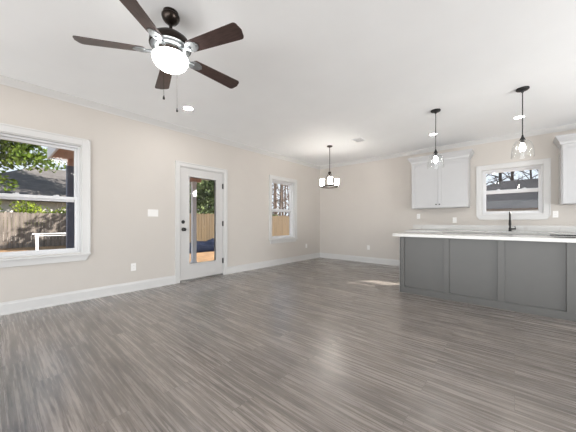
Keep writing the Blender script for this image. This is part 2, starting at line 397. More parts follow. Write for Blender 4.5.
# door
e = empty('door_1', (XL, 0, 0)); struct(e, 'white full-glass exterior door with black lockset in the left wall', 'door')
y0, y1, zt = DR[0], DR[1], DR[3]; cw = 0.076
bm = NB()
for a, b_, c, d in ((y0 - cw, y0, 0, zt + cw), (y1, y1 + cw, 0, zt + cw), (y0, y1, zt, zt + cw)): box(bm, 0, 0.018, a, b_, c, d)
box(bm, 0, 0.026, y0 - cw - 0.004, y0 - cw + 0.013, 0, zt + cw + 0.004); box(bm, 0, 0.026, y1 + cw - 0.013, y1 + cw + 0.004, 0, zt + cw + 0.004); box(bm, 0, 0.026, y0 - cw, y1 + cw, zt + cw - 0.013, zt + cw + 0.004)
link('casing', bm, 'trim', e, bevel=0.003)
bm = NB(); box(bm, -0.12, -0.0, y0, y0 + 0.012, 0.0, zt); box(bm, -0.12, -0.0, y1 - 0.012, y1, 0.0, zt); box(bm, -0.12, -0.0, y0 + 0.012, y1 - 0.012, zt - 0.014, zt)
link('jamb', bm, 'trim', e)
bm = NB(); box(bm, -0.14, 0.004, y0 + 0.012, y1 - 0.012, 0.0, 0.018); box(bm, -0.045, -0.012, y0 + 0.012, y1 - 0.012, 0.018, 0.028)
link('threshold', bm, 'steel', e)
ga, gb, gc, gd = 2.405, 2.962, 0.315, 1.915     # glass opening
bm = NB(); sx0, sx1 = -0.048, -0.004
box(bm, sx0, sx1, y0 + 0.016, ga, 0.036, 2.067); box(bm, sx0, sx1, gb, y1 - 0.018, 0.036, 2.067); box(bm, sx0, sx1, ga, gb, 0.036, gc); box(bm, sx0, sx1, ga, gb, gd, 2.067)
slab = link('slab', bm, 'door', e)
bm = NB(); t = 0.026
for a, b_, c, d in ((ga - t, ga, gc - t, gd + t), (gb, gb + t, gc - t, gd + t), (ga, gb, gc - t, gc), (ga, gb, gd, gd + t)): box(bm, -0.056, 0.006, a, b_, c, d)
link('glass_frame', bm, 'door', slab, bevel=0.005)
bx('pane', -0.03, -0.024, ga, gb, gc, gd, 'glass', slab)
MX = Matrix.Rotation(PI / 2, 4, 'Y')
def roundx(bm, prof, y, z, n=24): lathe(bm, prof, n, mx=Matrix.Translation((-0.004, y, z)) @ MX)
bm = NB(); roundx(bm, [(0.032, 0), (0.032, 0.008), (0.026, 0.016), (0.018, 0.018)], 2.283, 1.085); box(bm, 0.010, 0.030, 2.279, 2.287, 1.068, 1.102)
link('deadbolt', bm, 'black', slab, smooth=True)
bm = NB(); roundx(bm, [(0.033, 0), (0.033, 0.008), (0.016, 0.012), (0.013, 0.034), (0.022, 0.040), (0.029, 0.052), (0.028, 0.064), (0.018, 0.072), (0, 0.074)], 2.286, 0.95)
link('knob', bm, 'black', slab, smooth=True)
for z in (1.81, 1.052, 0.294):
    bm = NB(); box(bm, -0.004, 0.003, y1 - 0.034, y1 - 0.003, z - 0.05, z + 0.05); lathe(bm, [(0.007, -0.055), (0.007, 0.055)], 12, c=(0.004, y1 - 0.016, z))
    link('hinge', bm, 'black', e)

# ------------------------------------------------------------------ kitchen run along the back wall
def shaker(bm, x0, x1, z0, z1, yf, fr=0.058, th=0.020):
    """front at y = yf (facing -y), thickness th, recessed middle panel"""
    box(bm, x0, x0 + fr, yf, yf + th, z0, z1); box(bm, x1 - fr, x1, yf, yf + th, z0, z1)
    box(bm, x0 + fr, x1 - fr, yf, yf + th, z0, z0 + fr); box(bm, x0 + fr, x1 - fr, yf, yf + th, z1 - fr, z1)
    box(bm, x0 + fr, x1 - fr, yf + 0.010, yf + th, z0 + fr, z1 - fr)
def knob(x, y, z, parent):
    bm = NB(); lathe(bm, [(0.006, 0), (0.005, 0.012), (0.014, 0.018), (0.014, 0.026), (0.0, 0.028)], 16, mx=Matrix.Translation((x, y, z)) @ Matrix.Rotation(PI / 2, 4, 'X'))
    return link('knob', bm, 'black', parent, smooth=True)
CB, CT = 1.385, 2.43
def upper(x0, x1, label, ndoor=2):
    e = empty('wall_cabinet', ((x0 + x1) / 2, YB, CB)); tag(e, label, 'cabinet')
    c = (x0 + x1) / 2
    yf = 6.33 - YB
    bm = NB(); box(bm, x0 - c, x1 - c, yf, -0.002, 0, CT - CB); link('body', bm, 'cab', e, bevel=0.002)
    w = (x1 - x0 - 0.03) / ndoor
    for i in range(ndoor):
        a = x0 - c + 0.015 + i * w + 0.0015; b_ = a + w - 0.003
        bm = NB(); shaker(bm, a, b_, 0.012, CT - CB - 0.05, yf - 0.021); d = link('door', bm, 'cab', e, bevel=0.0015)
        kx = b_ - 0.03 if i == 0 else a + 0.03
        knob(kx, yf - 0.021, 0.075, d)
    # crown on the cabinet
    bm = NB(); P = [(0.0, -0.045), (0.012, -0.035), (0.018, 0.0), (0.035, 0.03), (0.062, 0.07), (0.070, 0.085), (0.070, 0.105)]
    rings = []
    for u, z in P:
        zz = CT - CB + z
        rings.append([bm.verts.new(q) for q in ((x0 - c - u, -0.002, zz), (x0 - c - u, yf - u, zz), (x1 - c + u, yf - u, zz), (x1 - c + u, -0.002, zz))])
    for A, B in zip(rings, rings[1:]):
        for k in range(3): bm.faces.new((A[k], A[k + 1], B[k + 1], B[k]))
    bm.faces.new(rings[-1]); bm.faces.new(rings[0])
    for k in (0, 3):
        pass
    link('cornice', bm, 'cab', e)
    return e
upper(-1.772, -0.700, 'white two-door shaker wall cabinet left of the kitchen window')
upper(0.592, 1.512, 'white wall cabinet right of the kitchen window, cut by the picture edge')
# base cabinets
def base(x0, x1, label):
    c = (x0 + x1) / 2
    e = empty('base_cabinet', (c, YB, 0)); tag(e, label, 'cabinet', 'white base cabinets behind the island')
    yf = 6.04 - YB
    bm = NB(); box(bm, x0 - c, x1 - c, yf, -0.002, 0.10, 0.866); box(bm, x0 - c, x1 - c, yf + 0.07, -0.002, 0, 0.10); link('body', bm, 'cab', e)
    w = (x1 - x0 - 0.01) / 2
    for i in range(2):
        a = x0 - c + 0.005 + i * w + 0.0015; b_ = a + w - 0.003
        bm = NB(); shaker(bm, a, b_, 0.115, 0.68, yf - 0.02); d = link('door', bm, 'cab', e); knob(b_ - 0.03 if i == 0 else a + 0.03, yf - 0.02, 0.64, d)
        bm = NB(); shaker(bm, a, b_, 0.69, 0.855, yf - 0.02, 0.04); d = link('drawer', bm, 'cab', e); knob((a + b_) / 2, yf - 0.02, 0.77, d)
    return e
for a, b_, t in ((-1.80, -0.96, 'hidden behind the left end of the island'), (-0.955, -0.53, 'left of the sink'), (-0.525, 0.385, 'under the sink and tap'), (0.39, 1.28, 'right of the sink'), (1.285, 2.2, 'at the right end')):
    base(a, b_, 'white shaker base cabinet on the back wall ' + t)
# worktop with a sink hole
sx0, sx1, sy0, sy1 = -0.42, 0.30, 6.11, 6.45
bm = NB(); z0, z1 = 0.868, 0.906; X0, X1, Y0 = -1.825, 2.22, 6.0
box(bm, X0, sx0, Y0, YB - 0.002, z0, z1); box(bm, sx1, X1, Y0, YB - 0.002, z0, z1); box(bm, sx0, sx1, Y0, sy0, z0, z1); box(bm, sx0, sx1, sy1, YB - 0.002, z0, z1)
tag(link('kitchen_worktop', bm, 'marble'), 'white veined worktop along the back wall under the window', 'worktop')
tag(bx('backsplash', -1.825, 2.22, YB - 0.022, YB - 0.002, 0.907, 1.018, 'marble', bevel=0.002), 'low white veined backsplash strip behind the tap', 'backsplash')
bm = NB(); t = 0.004
box(bm, sx0 + .002, sx1 - .002, sy0 + .002, sy1 - .002, 0.70, 0.704)
for a, b_, c, d in ((sx0 + .002, sx0 + t + .002, sy0 + .002, sy1 - .002), (sx1 - t - .002, sx1 - .002, sy0 + .002, sy1 - .002), (sx0 + .006, sx1 - .006, sy0 + .002, sy0 + t + .002), (sx0 + .006, sx1 - .006, sy1 - t - .002, sy1 - .002)): box(bm, a, b_, c, d, 0.704, 0.900)
tag(link('kitchen_sink', bm, 'steel'), 'steel undermount sink below the black tap', 'sink')
# black gooseneck tap
e = empty('kitchen_tap', (-0.062, 6.52, 0.906)); tag(e, 'black pull-down kitchen tap in front of the small window', 'tap')
bm = NB(); lathe(bm, [(0.028, 0), (0.028, 0.006), (0.023, 0.010), (0.022, 0.060), (0.019, 0.070)], 24); link('base', bm, 'black', e, smooth=True)
bm = NB(); pts = [(0, 0, 0.065), (0, 0, 0.26)]
for k in range(1, 13):
    a = PI * k / 12; pts.append((0, -0.085 + 0.085 * math.cos(a), 0.26 + 0.10 * math.sin(a)))
pts += [(0, -0.17, 0.22)]
tube(bm, pts, 0.015, 12); link('spout', bm, 'black', e, smooth=True)
bm = NB(); lathe(bm, [(0.014, 0.04), (0.019, 0.035), (0.021, -0.05), (0.017, -0.07), (0.0, -0.07)], 20, c=(0, -0.17, 0.18)); link('spray_head', bm, 'black', e, smooth=True)
bm = NB(); tube(bm, [(0.018, 0, 0.045), (0.085, 0, 0.048)], 0.015, 12); tube(bm, [(0.075, 0, 0.052), (0.070, 0.0, 0.10)], 0.006, 8); link('lever', bm, 'black', e, smooth=True)

# ------------------------------------------------------------------ island
IX0, IX1, IY0, IY1 = -1.345, 2.04, 4.18, 4.83
e = empty('kitchen_island', (IX0, IY0, 0)); tag(e, 'long grey panelled kitchen island standing on the plank floor', 'island')
IW, ID = IX1 - IX0, IY1 - IY0
bm = NB(); box(bm, 0.012, IW - 0.012, 0.022, ID - 0.02, 0.0, 0.858); link('body', bm, 'grey', e)
bm = NB()
box(bm, 0.0, IW, 0.0, 0.0215, 0.0, 0.092)
link('bottom_rail', bm, 'grey', e, bevel=0.001)
for k in range(6):
    x = k * 0.593
    if x + 0.07 > IW: x = IW - 0.07
    bm = NB(); box(bm, x if k else 0.0, x + 0.068, 0.0, 0.0215, 0.0925, 0.857); link('stile', bm, 'grey', e, bevel=0.001)
bm = NB(); box(bm, -0.002, 0.0115, 0.0, ID, 0.0, 0.857); link('end_panel', bm, 'trim', e, bevel=0.001)
tag(e.children[-1], 'white end panel')
bm = NB()
for k in range(4):
    a = 0.03 + k * (IW - 0.06) / 4; b_ = a + (IW - 0.06) / 4 - 0.004
    shaker(bm, a, b_, 0.11, 0.85, 0, 0.055)
bmesh.ops.transform(bm, matrix=Matrix.Translation((IW, ID + 0.0, 0)) @ Matrix.Rotation(PI, 4, 'Z'), verts=bm.verts)
link('rear_door', bm, 'grey', e)
tag(bx('island_worktop', -1.440, 2.14, 4.145, 4.87, 0.859, 0.903, 'marble', bevel=0.003), 'white veined slab worktop on top of the grey island', 'worktop')
e = empty('cooktop', (0.75, 4.59, 0.904)); tag(e, 'flat black glass cooktop on the island at the right edge', 'cooktop')
bm = NB(); box(bm, -0.40, 0.40, -0.23, 0.23, 0, 0.009); link('glass_top', bm, 'cooktop', e, bevel=0.002); bx('rear_vent', -0.40, 0.40, 0.232, 0.262, 0, 0.016, 'black', e)
for x, y, r in ((-0.2, -0.1, 0.08), (-0.2, 0.11, 0.1), (0.17, -0.1, 0.1), (0.17, 0.11, 0.08)):
    bm = NB(); lathe(bm, [(r - 0.002, 0.0092), (r - 0.002, 0.0096), (r, 0.0096), (r, 0.0092)], 32, c=(x, y, 0), caps=False); link('burner_ring', bm, 'slot', e)

# ------------------------------------------------------------------ switch plates and outlets
def plate(name, kind, label, loc, rz, gangs=1):
    e = empty(name, loc, rz); tag(e, label, kind)
    w = 0.072 + (gangs - 1) * 0.046; h = 0.117
    bm = NB(); box(bm, -w / 2, w / 2, -0.006, -0.0005, -h / 2, h / 2); link('cover_plate', bm, 'plate', e, bevel=0.002)
    for g in range(gangs):
        x = (g - (gangs - 1) / 2) * 0.046
        if kind == 'outlet':
            for z in (-0.021, 0.021):
                bm = NB(); box(bm, x - 0.016, x + 0.016, -0.008, -0.006, z - 0.014, z + 0.014); r_ = link('receptacle', bm, 'plate', e, bevel=0.001)
                bm = NB(); box(bm, x - 0.008, x - 0.006, -0.0085, -0.0079, z - 0.004, z + 0.005); box(bm, x + 0.006, x + 0.008, -0.0085, -0.0079, z - 0.004, z + 0.005); link('slots', bm, 'slot', r_)
        else:
            bm = NB(); prism(bm, [(-0.006, -0.033), (-0.0085, -0.033), (-0.012, 0.033), (-0.006, 0.033)], 'x', x - 0.016, x + 0.016); link('rocker', bm, 'plate', e)
    return e
plate('light_switch', 'switch', 'white three-gang switch plate on the wall left of the door', (XL, 1.765, 1.232), PI / 2, 3)
plate('wall_outlet', 'outlet', 'white outlet low on the wall between the near window and the door', (XL, 1.472, 0.378), PI / 2)
plate('wall_outlet', 'outlet', 'white outlet low on the left wall beyond the far window, near the corner', (XL, 5.955, 0.40), PI / 2)
plate('wall_outlet', 'outlet', 'white outlet low on the back wall between corner and island', (-2.94, YB, 0.40), 0)
plate('wall_outlet', 'outlet', 'white outlet above the backsplash under the left end of the wall cabinet', (-1.705, YB, 1.218), 0)
plate('wall_outlet', 'outlet', 'white outlet above the backsplash under the right half of the wall cabinet', (-0.98, YB, 1.125), 0, 1)
plate('wall_outlet', 'outlet', 'white outlet on the back wall just right of the kitchen window', (0.553, YB, 1.222), 0)

# ------------------------------------------------------------------ ceiling things
def downlight(x, y, label):
    e = empty('recessed_light', (x, y, ZC)); tag(e, label, 'ceiling light', 'recessed ceiling lights')
    bm = NB(); lathe(bm, [(0.062, -0.004), (0.080, -0.006), (0.088, -0.004), (0.090, -0.0005), (0.062, -0.0005)], 32, caps=False); link('trim_ring', bm, 'ceil', e, smooth=True)
    bm = NB(); lathe(bm, [(0.064, -0.003), (0.0, -0.003)], 32, caps=False); link('lens', bm, 'can' if y > 4 else 'can_room', e)
    return e
downlight(-3.637, 1.925, 'lit round recessed light near the left wall beside the fan')
downlight(-1.177, 5.579, 'lit round recessed light behind the left pendant, near the wall cabinet')
downlight(0.055, 5.575, 'lit round recessed light behind the right pendant')
for x, y, t in ((1.30, 5.575, 'over the right end of the kitchen, out of the picture'), (-0.55, 1.925, 'above the middle of the room, out of the picture'), (2.4, 1.925, 'right of the camera, out of the picture'),
                (-3.637, -0.9, 'behind the camera at the left, out of the picture'), (-0.55, -0.9, 'straight behind the camera, out of the picture'), (2.4, -0.9, 'behind the camera at the right, out of the picture')):
    downlight(x, y, 'unseen round recessed light added for fill ' + t)  # lamps out of view, added to brighten the room evenly
# air vent
e = empty('ceiling_vent', (-2.40, 4.95, ZC), 0); tag(e, 'small white slatted air vent in the ceiling right of the chandelier', 'vent')
bm = NB(); w, h = 0.11, 0.12
for a, b_, c, d in ((-w, w, -h, -h + 0.02), (-w, w, h - 0.02, h), (-w, -w + 0.02, -h + 0.02, h - 0.02), (w - 0.02, w, -h + 0.02, h - 0.02)): box(bm, a, b_, c, d, -0.008, -0.0005)
link('frame', bm, 'ceil', e)
bx('duct', -w + 0.02, w - 0.02, -h + 0.02, h - 0.02, -0.0015, -0.0005, M['duct'], e)
bm = NB()
for k in range(6):
    y = -0.088 + k * 0.035
    box(bm, -w + 0.02, w - 0.02, -0.006, 0.006, -0.0006, 0.0006, mx=Matrix.Translation((0, y, -0.0055)) @ Matrix.Rotation(R(35), 4, 'X'))
link('slats', bm, 'ceil', e)

# pendants
def pendant(x, y, label):
    e = empty('pendant_lamp', (x, y, ZC)); tag(e, label, 'pendant lamp', 'glass pendants over the island')
    bm = NB(); lathe(bm, [(0.066, -0.0005), (0.066, -0.014), (0.058, -0.022), (0.02, -0.026), (0.012, -0.05), (0.006, -0.055)], 32); link('ceiling_canopy', bm, 'black', e, smooth=True)
    bm = NB(); tube(bm, [(0, 0, -0.05), (0, 0, -0.60)], 0.0055, 8); link('rod', bm, 'black', e, smooth=True)
    bm = NB(); lathe(bm, [(0.008, -0.585), (0.013, -0.61), (0.030, -0.645), (0.034, -0.650), (0.020, -0.652), (0.018, -0.69), (0.0, -0.69)], 24); link('socket', bm, 'black', e, smooth=True)
    bm = NB(); P = [(0.030, -0.648), (0.046, -0.653), (0.070, -0.668), (0.090, -0.695), (0.101, -0.730), (0.107, -0.780), (0.111, -0.830), (0.114, -0.866), (0.111, -0.866), (0.108, -0.830), (0.104, -0.780), (0.098, -0.730), (0.087, -0.697), (0.068, -0.671), (0.044, -0.656)]
    lathe(bm, P, 40, caps=False); link('glass_shade', bm, 'shade', e, smooth=True)
    bm = NB(); lathe(bm, [(0.012, -0.69), (0.016, -0.70), (0.028, -0.725), (0.031, -0.745), (0.026, -0.768), (0.012, -0.782), (0, -0.785)], 20); link('bulb', bm, 'bulb', e, smooth=True)
    return e
pendant(0.077, 4.405, 'clear glass bell pendant on a black rod, the nearer right one')
pendant(1.047, 4.405, 'unseen clear glass bell pendant added for fill over the right end of the island, outside the picture')  # third pendant added out of view for more room light
pendant(-0.893, 4.405, 'clear glass bell pendant on a black rod, hanging before the wall cabinet')

# chandelier
e = empty('chandelier', (-3.081, 4.936, ZC)); tag(e, 'small bronze ring chandelier with three lit frosted shades in the far corner', 'chandelier')
bm = NB(); lathe(bm, [(0.062, -0.0005), (0.062, -0.012), (0.050, -0.024), (0.012, -0.028), (0.006, -0.05)], 28); link('ceiling_canopy', bm, 'bronze', e, smooth=True)
bm = NB(); tube(bm, [(0, 0, -0.04), (0, 0, -0.585)], 0.0065, 8); link('rod', bm, 'bronze', e, smooth=True)
bm = NB(); lathe(bm, [(0.010, -0.565), (0.034, -0.575), (0.036, -0.612), (0.020, -0.622), (0.022, -0.70), (0.008, -0.73), (0, -0.735)], 20); link('hub', bm, 'bronze', e, smooth=True)
RR, ZR = 0.188, -0.905
bm = NB(); lathe(bm, [(RR - 0.014, ZR - 0.012), (RR + 0.014, ZR - 0.012), (RR + 0.016, ZR + 0.012), (RR - 0.014, ZR + 0.012), (RR - 0.014, ZR - 0.012)], 48, caps=False); link('ring', bm, 'bronze', e, smooth=True)
cd_ = math.atan2(-4.936, 3.081) + R(4)   # towards the camera
for k in range(3):
    a = cd_ + k * 2 * PI / 3; px, py = RR * math.cos(a), RR * math.sin(a)
    bm = NB(); tube(bm, [(0.03 * math.cos(a), 0.03 * math.sin(a), -0.60), (0.09 * math.cos(a), 0.09 * math.sin(a), -0.72), (0.178 * math.cos(a), 0.178 * math.sin(a), ZR)], 0.0055, 8); link('arm', bm, 'bronze', e, smooth=True)
    bm = NB(); lathe(bm, [(0.022, ZR + 0.012), (0.036, ZR + 0.02), (0.036, ZR + 0.03), (0, ZR + 0.03)], 20, c=(px, py, 0)); link('cup', bm, 'bronze', e, smooth=True)
    bm = NB(); lathe(bm, [(0.036, ZR + 0.031), (0.042, ZR + 0.06), (0.044, ZR + 0.19), (0.040, ZR + 0.19), (0.036, ZR + 0.05)], 24, c=(px, py, 0), caps=False); link('frosted_shade', bm, 'candle', e, smooth=True)
    bm = NB(); lathe(bm, [(0.010, ZR + 0.03), (0.012, ZR + 0.07), (0.018, ZR + 0.10), (0.012, ZR + 0.13), (0, ZR + 0.14)], 14, c=(px, py, 0)); link('bulb', bm, 'bulb', e, smooth=True)

# ceiling fan
FX, FY, FZ = -2.079, 0.951, 2.44
e = empty('ceiling_fan', (FX, FY, ZC)); tag(e, 'five-blade dark ceiling fan with a lit white bowl light', 'ceiling fan')
bm = NB(); lathe(bm, [(0.058, -0.0005), (0.060, -0.022), (0.068, -0.030), (0.068, -0.040), (0.062, -0.058), (0.046, -0.08), (0.022, -0.095), (0.016, -0.10)], 36); link('ceiling_canopy', bm, 'bronze', e, smooth=True)
bm = NB(); tube(bm, [(0, 0, -0.09), (0, 0, -0.165)], 0.013, 14); lathe(bm, [(0.026, -0.155), (0.030, -0.168), (0.026, -0.185)], 20); link('downrod', bm, 'bronze', e, smooth=True)
bm = NB(); lathe(bm, [(0.020, -0.165), (0.060, -0.176), (0.105, -0.196), (0.140, -0.224), (0.155, -0.250), (0.156, -0.280), (0.148, -0.286)], 40, caps=False); link('motor_housing', bm, 'bronze', e, smooth=True)
bm = NB(); lathe(bm, [(0.147, -0.286), (0.138, -0.290), (0.134, -0.306), (0.122, -0.314), (0.100, -0.318)], 40, caps=False); tag(link('motor_band', bm, 'iron', e, smooth=True), 'silvery motor band')
bm = NB(); lathe(bm, [(0.100, -0.318), (0.096, -0.322), (0.088, -0.345), (0.110, -0.352), (0.120, -0.362), (0.0, -0.362)], 36, caps=False); link('switch_housing', bm, 'bronze', e, smooth=True)
bm = NB(); lathe(bm, [(0.122, -0.356), (0.131, -0.362), (0.134, -0.374), (0.130, -0.395), (0.115, -0.422), (0.088, -0.446), (0.050, -0.461), (0.0, -0.467)], 44, caps=False); link('globe', bm, 'globe', e, smooth=True)
def blade(th):
    T = Matrix.Rotation(th, 4, 'Z') @ Matrix.Translation((0, 0, FZ - ZC)) @ Matrix.Rotation(R(-12), 4, 'X')
    bm = NB(); out = []
    r0, r1, w0, w1 = 0.185, 0.668, 0.050, 0.066
    out = [(r0 + 0.012, -w0), (r0, -w0 + 0.014), (r0, w0 - 0.014), (r0 + 0.012, w0)]
    for k in range(7):
        a = PI / 2 - k * PI / 12; out.append((r1 - 0.042 + 0.028 * math.cos(a), w1 - 0.028 + 0.028 * math.sin(a)))
    out.append((r1 - 0.004, 0.0))
    for k in range(7):
        a = 0 - k * PI / 12; out.append((r1 - 0.042 + 0.028 * math.cos(a), -w1 + 0.028 + 0.028 * math.sin(a)))
    A = [bm.verts.new((x, y, -0.003)) for x, y in out]; B = [bm.verts.new((x, y, 0.003)) for x, y in out]
    bm.faces.new(A); bm.faces.new(B); n = len(out)
    for i in range(n): bm.faces.new((A[i], A[(i + 1) % n], B[(i + 1) % n], B[i]))
    o = link('blade', bm, 'blade', e); o.matrix_local = T
    bm = NB()
    # iron: neck from motor, ring-shaped plate under the blade
    tube(bm, [(0.098, 0, 0.010), (0.130, 0, -0.002), (0.165, 0, -0.007), (0.20, 0, -0.008)], [0.014, 0.011, 0.012, 0.010], 10)
    pl = [(0.160, -0.014), (0.185, -0.040), (0.225, -0.044), (0.262, -0.026), (0.276, 0), (0.262, 0.026), (0.225, 0.044), (0.185, 0.040), (0.160, 0.014)]
    A = [bm.verts.new((x, y, -0.0085)) for x, y in pl]; B = [bm.verts.new((x, y, -0.0035)) for x, y in pl]
    bm.faces.new(A); bm.faces.new(B); n = len(pl)
    for i in range(n): bm.faces.new((A[i], A[(i + 1) % n], B[(i + 1) % n], B[i]))
    for x, y in ((0.19, -0.025), (0.19, 0.025), (0.25, 0)):
        lathe(bm, [(0.0, -0.0125), (0.006, -0.011), (0.007, -0.008)], 10, c=(x, y, 0), caps=False)
    io = link('blade_iron', bm, 'iron', o, smooth=True)
for k in range(5): blade(R(18.73 + 72 * k))
fw = Vector((-math.sin(YAW), math.cos(YAW), 0)); rt = Vector((math.cos(YAW), math.sin(YAW), 0))
for off, z0, z1 in ((fw * -0.145 + rt * 0.014, -0.36, -0.765), (fw * 0.145 + rt * -0.011, -0.36, -0.735)):
    bm = NB(); tube(bm, [tuple(off.normalized() * 0.11) [:2] + (-0.352,), (off.x, off.y, -0.358), (off.x, off.y, z1 + 0.03)], 0.0012, 6); c_ = link('pull_chain', bm, 'bronze', e, smooth=True)
    bm = NB(); lathe(bm, [(0.0, 0.034), (0.004, 0.030), (0.0075, 0.012), (0.0085, 0.004), (0.006, 0), (0, 0)], 12, c=(off.x, off.y, z1), caps=False); link('fob', bm, 'black', c_, smooth=True)

# ------------------------------------------------------------------ outside: ground, porch, eaves
GZ = -0.25
bm = NB(); box(bm, -70, 70, -60, 80, GZ - 0.3, GZ - 0.001)
struct(link('ground', bm, 'ground'), 'ground covered in brown pine straw outside the windows', 'ground')
# back eave of this house, shades the upper kitchen sash
bm = NB(); box(bm, XL - 0.6, XR + 0.6, YB + WT + 0.002, 7.42, 2.27, 2.42)
struct(link('trim_3', bm, 'fascia'), 'white roof eave over the kitchen window outside', 'eave')
# covered porch outside the door
e = empty('porch_roof', (-5.45, 2.2, 2.2)); tag(e, 'porch roof with brown soffit and white fascia outside the glazed door', 'porch roof')
PX0, PX1, PY0, PY1 = -6.22, -4.685, 0.66, 3.85
o_ = (-5.45, 2.2, 2.2)
def lb(nm, x0, x1, y0, y1, z0, z1, m): return bx(nm, x0 - o_[0], x1 - o_[0], y0 - o_[1], y1 - o_[1], z0 - o_[2], z1 - o_[2], m, e)
lb('soffit', PX0 + 0.03, PX1, PY0 + 0.03, PY1 - 0.03, 2.225, 2.245, 'soffit')
lb('fascia', PX0, PX0 + 0.028, PY0, PY1, 2.20, 2.40, 'fascia'); lb('fascia', PX0 + 0.028, PX1, PY0, PY0 + 0.028, 2.20, 2.40, 'fascia'); lb('fascia', PX0 + 0.028, PX1, PY1 - 0.028, PY1, 2.20, 2.40, 'fascia')
lb('beam', -6.16, -6.05, PY0 + 0.26, PY1 - 0.3, 2.10, 2.224, 'soffit')
lb('roof_deck', PX0 + 0.03, PX1, PY0 + 0.03, PY1 - 0.03, 2.25, 2.40, 'roof')
struct(bx('porch_slab', -6.4, XL - WT - 0.002, 0.6, 3.9, GZ, -0.03, 'concrete'), 'pale concrete porch slab outside the door', 'porch')
def post(x, y, m, label, w=0.05):
    e = empty('porch_post', (x, y, -0.03)); tag(e, label, 'post')
    bx('shaft', -w, w, -w, w, 0.0, 2.128, m, e, bevel=0.004)
    bx('base_block', -0.062, 0.062, -0.062, 0.062, 0.0, 0.12, m, e, bevel=0.004)
    bx('cap_block', -0.058, 0.058, -0.058, 0.058, 2.06, 2.127, m, e, bevel=0.004)
post(-6.105, 0.965, 'slate', 'slate-blue square porch post seen through the near window', 0.06)
post(-6.105, 3.375, 'fascia', 'white square porch post seen through the door glass')

# fences
def fence(x, y0, y1, top, m, label, bw=0.14):
    e = empty('plank_fence', (x, (y0 + y1) / 2, GZ)); tag(e, label, 'fence')
    rnd = random.Random(int(x * 10)); L_ = y1 - y0; n = int(L_ / bw)
    bm = NB()
    for i in range(n):
        y = -L_ / 2 + i * bw; h = top - GZ + rnd.uniform(-0.02, 0.02); t = rnd.uniform(0, 0.004)
        prism(bm, [(y + 0.003, 0.02), (y + bw - 0.004, 0.02), (y + bw - 0.004, h - 0.03), (y + bw - 0.03, h), (y + 0.03, h), (y + 0.003, h - 0.03)], 'x', t, t + 0.018)
    link('boards', bm, m, e)
    for z in (0.3, 0.95, 1.5):
        bx('rail', -0.04, -0.001, -L_ / 2, L_ / 2, z, z + 0.08, m, e)
    k = 0; y = -L_ / 2
    while y < L_ / 2 + 0.01:
        bx('post', -0.13, -0.041, y - 0.045, y + 0.045, 0, top - GZ - 0.1, m, e); y += L_ / max(1, round(L_ / 2.4))
fence(-19.0, -7.0, 7.0, 1.56, 'fence_old', 'weathered grey-brown plank fence across the yard beyond the near window')
fence(-11.0, 5.2, 17.0, 1.47, 'fence_new', 'golden cedar plank fence outside the door and far window')
# white rail in the yard
e = empty('yard_rail', (-12, 0.9, GZ)); tag(e, 'white wooden rail on posts standing in the yard before the fence', 'railing')
bx('top_rail', -0.03, 0.03, 0.0, 3.6, 0.92, 0.95, 'fascia', e, bevel=0.005); bx('lower_rail', -0.015, 0.015, 0.05, 3.55, 0.86, 0.875, 'fascia', e)
for y in (0.12, 1.8, 3.4): bx('post', -0.04, 0.04, y - 0.035, y + 0.035, 0, 0.92, 'fascia', e, bevel=0.004)
# blue tarp heap
bm = NB(); n, m_ = 26, 18; V = []
for i in range(n + 1):
    for j in range(m_ + 1):
        u, v = i / n * 2 - 1, j / m_ * 2 - 1
        h = max(0, (1 - u ** 4) * (1 - v ** 4)) ** 0.6 * 0.46 * (1 + 0.45 * noise.noise(Vector((u * 2.2, v * 2.2, 3)))) + 0.04 * noise.noise(Vector((u * 8, v * 8, 1)))
        V.append(bm.verts.new((v * 0.3, u * 1.5, max(0, h))))
for i in range(n):
    for j in range(m_):
        a = i * (m_ + 1) + j; bm.faces.new((V[a], V[a + 1], V[a + m_ + 2], V[a + m_ + 1]))
o = link('tarp', bm, 'tarp', smooth=True); o.location = (-10.6, 6.7, GZ); o.modifiers.new('thick', 'SOLIDIFY').thickness = 0.01
tag(o, 'dark blue tarp heaped on the ground before the cedar fence', 'tarp')

# neighbouring houses
def house(name, pts_eave, ridge, wall_z, label, rm='roof'):
    """pts_eave: four corners ccw, ridge: two ends"""
    e = empty(name, (0, 0, 0)); c = Vector((0, 0, 0))
    for p in pts_eave: c += Vector(p) / 4
    e.location = (c.x, c.y, GZ); tag(e, label, 'house')
    o3 = Vector((c.x, c.y, GZ))
    bm = NB(); uv = bm.loops.layers.uv.new('UVMap')
    E_ = [bm.verts.new(Vector(p) - o3) for p in pts_eave]; Rg = [bm.verts.new(Vector(p) - o3) for p in ridge]
    E2 = [bm.verts.new(Vector(p) - o3 - Vector((0, 0, 0.12))) for p in pts_eave]
    fs = [bm.faces.new((E_[0], E_[1], Rg[1], Rg[0])), bm.faces.new((E_[1], E_[2], Rg[1])), bm.faces.new((E_[2], E_[3], Rg[0], Rg[1])), bm.faces.new((E_[3], E_[0], Rg[0]))]
    for i in range(4): bm.faces.new((E_[i], E_[(i + 1) % 4], E2[(i + 1) % 4], E2[i]))
    bm.faces.new(E2)
    for f in fs:
        ls = list(f.loops); u = (ls[1].vert.co - ls[0].vert.co).normalized(); n_ = f.normal if f.normal.length else Vector((0, 0, 1))
        f.normal_update(); v = f.normal.cross(u)
        for l in ls: d = l.vert.co - ls[0].vert.co; l[uv].uv = (d.dot(u), d.dot(v))
    link('roof', bm, rm, e)
    xs = [p[0] for p in pts_eave]; ys = [p[1] for p in pts_eave]; k = 0.5
    bx('walls', min(xs) + k - c.x, max(xs) - k - c.x, min(ys) + k - c.y, max(ys) - k - c.y, 0, wall_z - GZ - 0.13, 'siding', e)
    return e, c
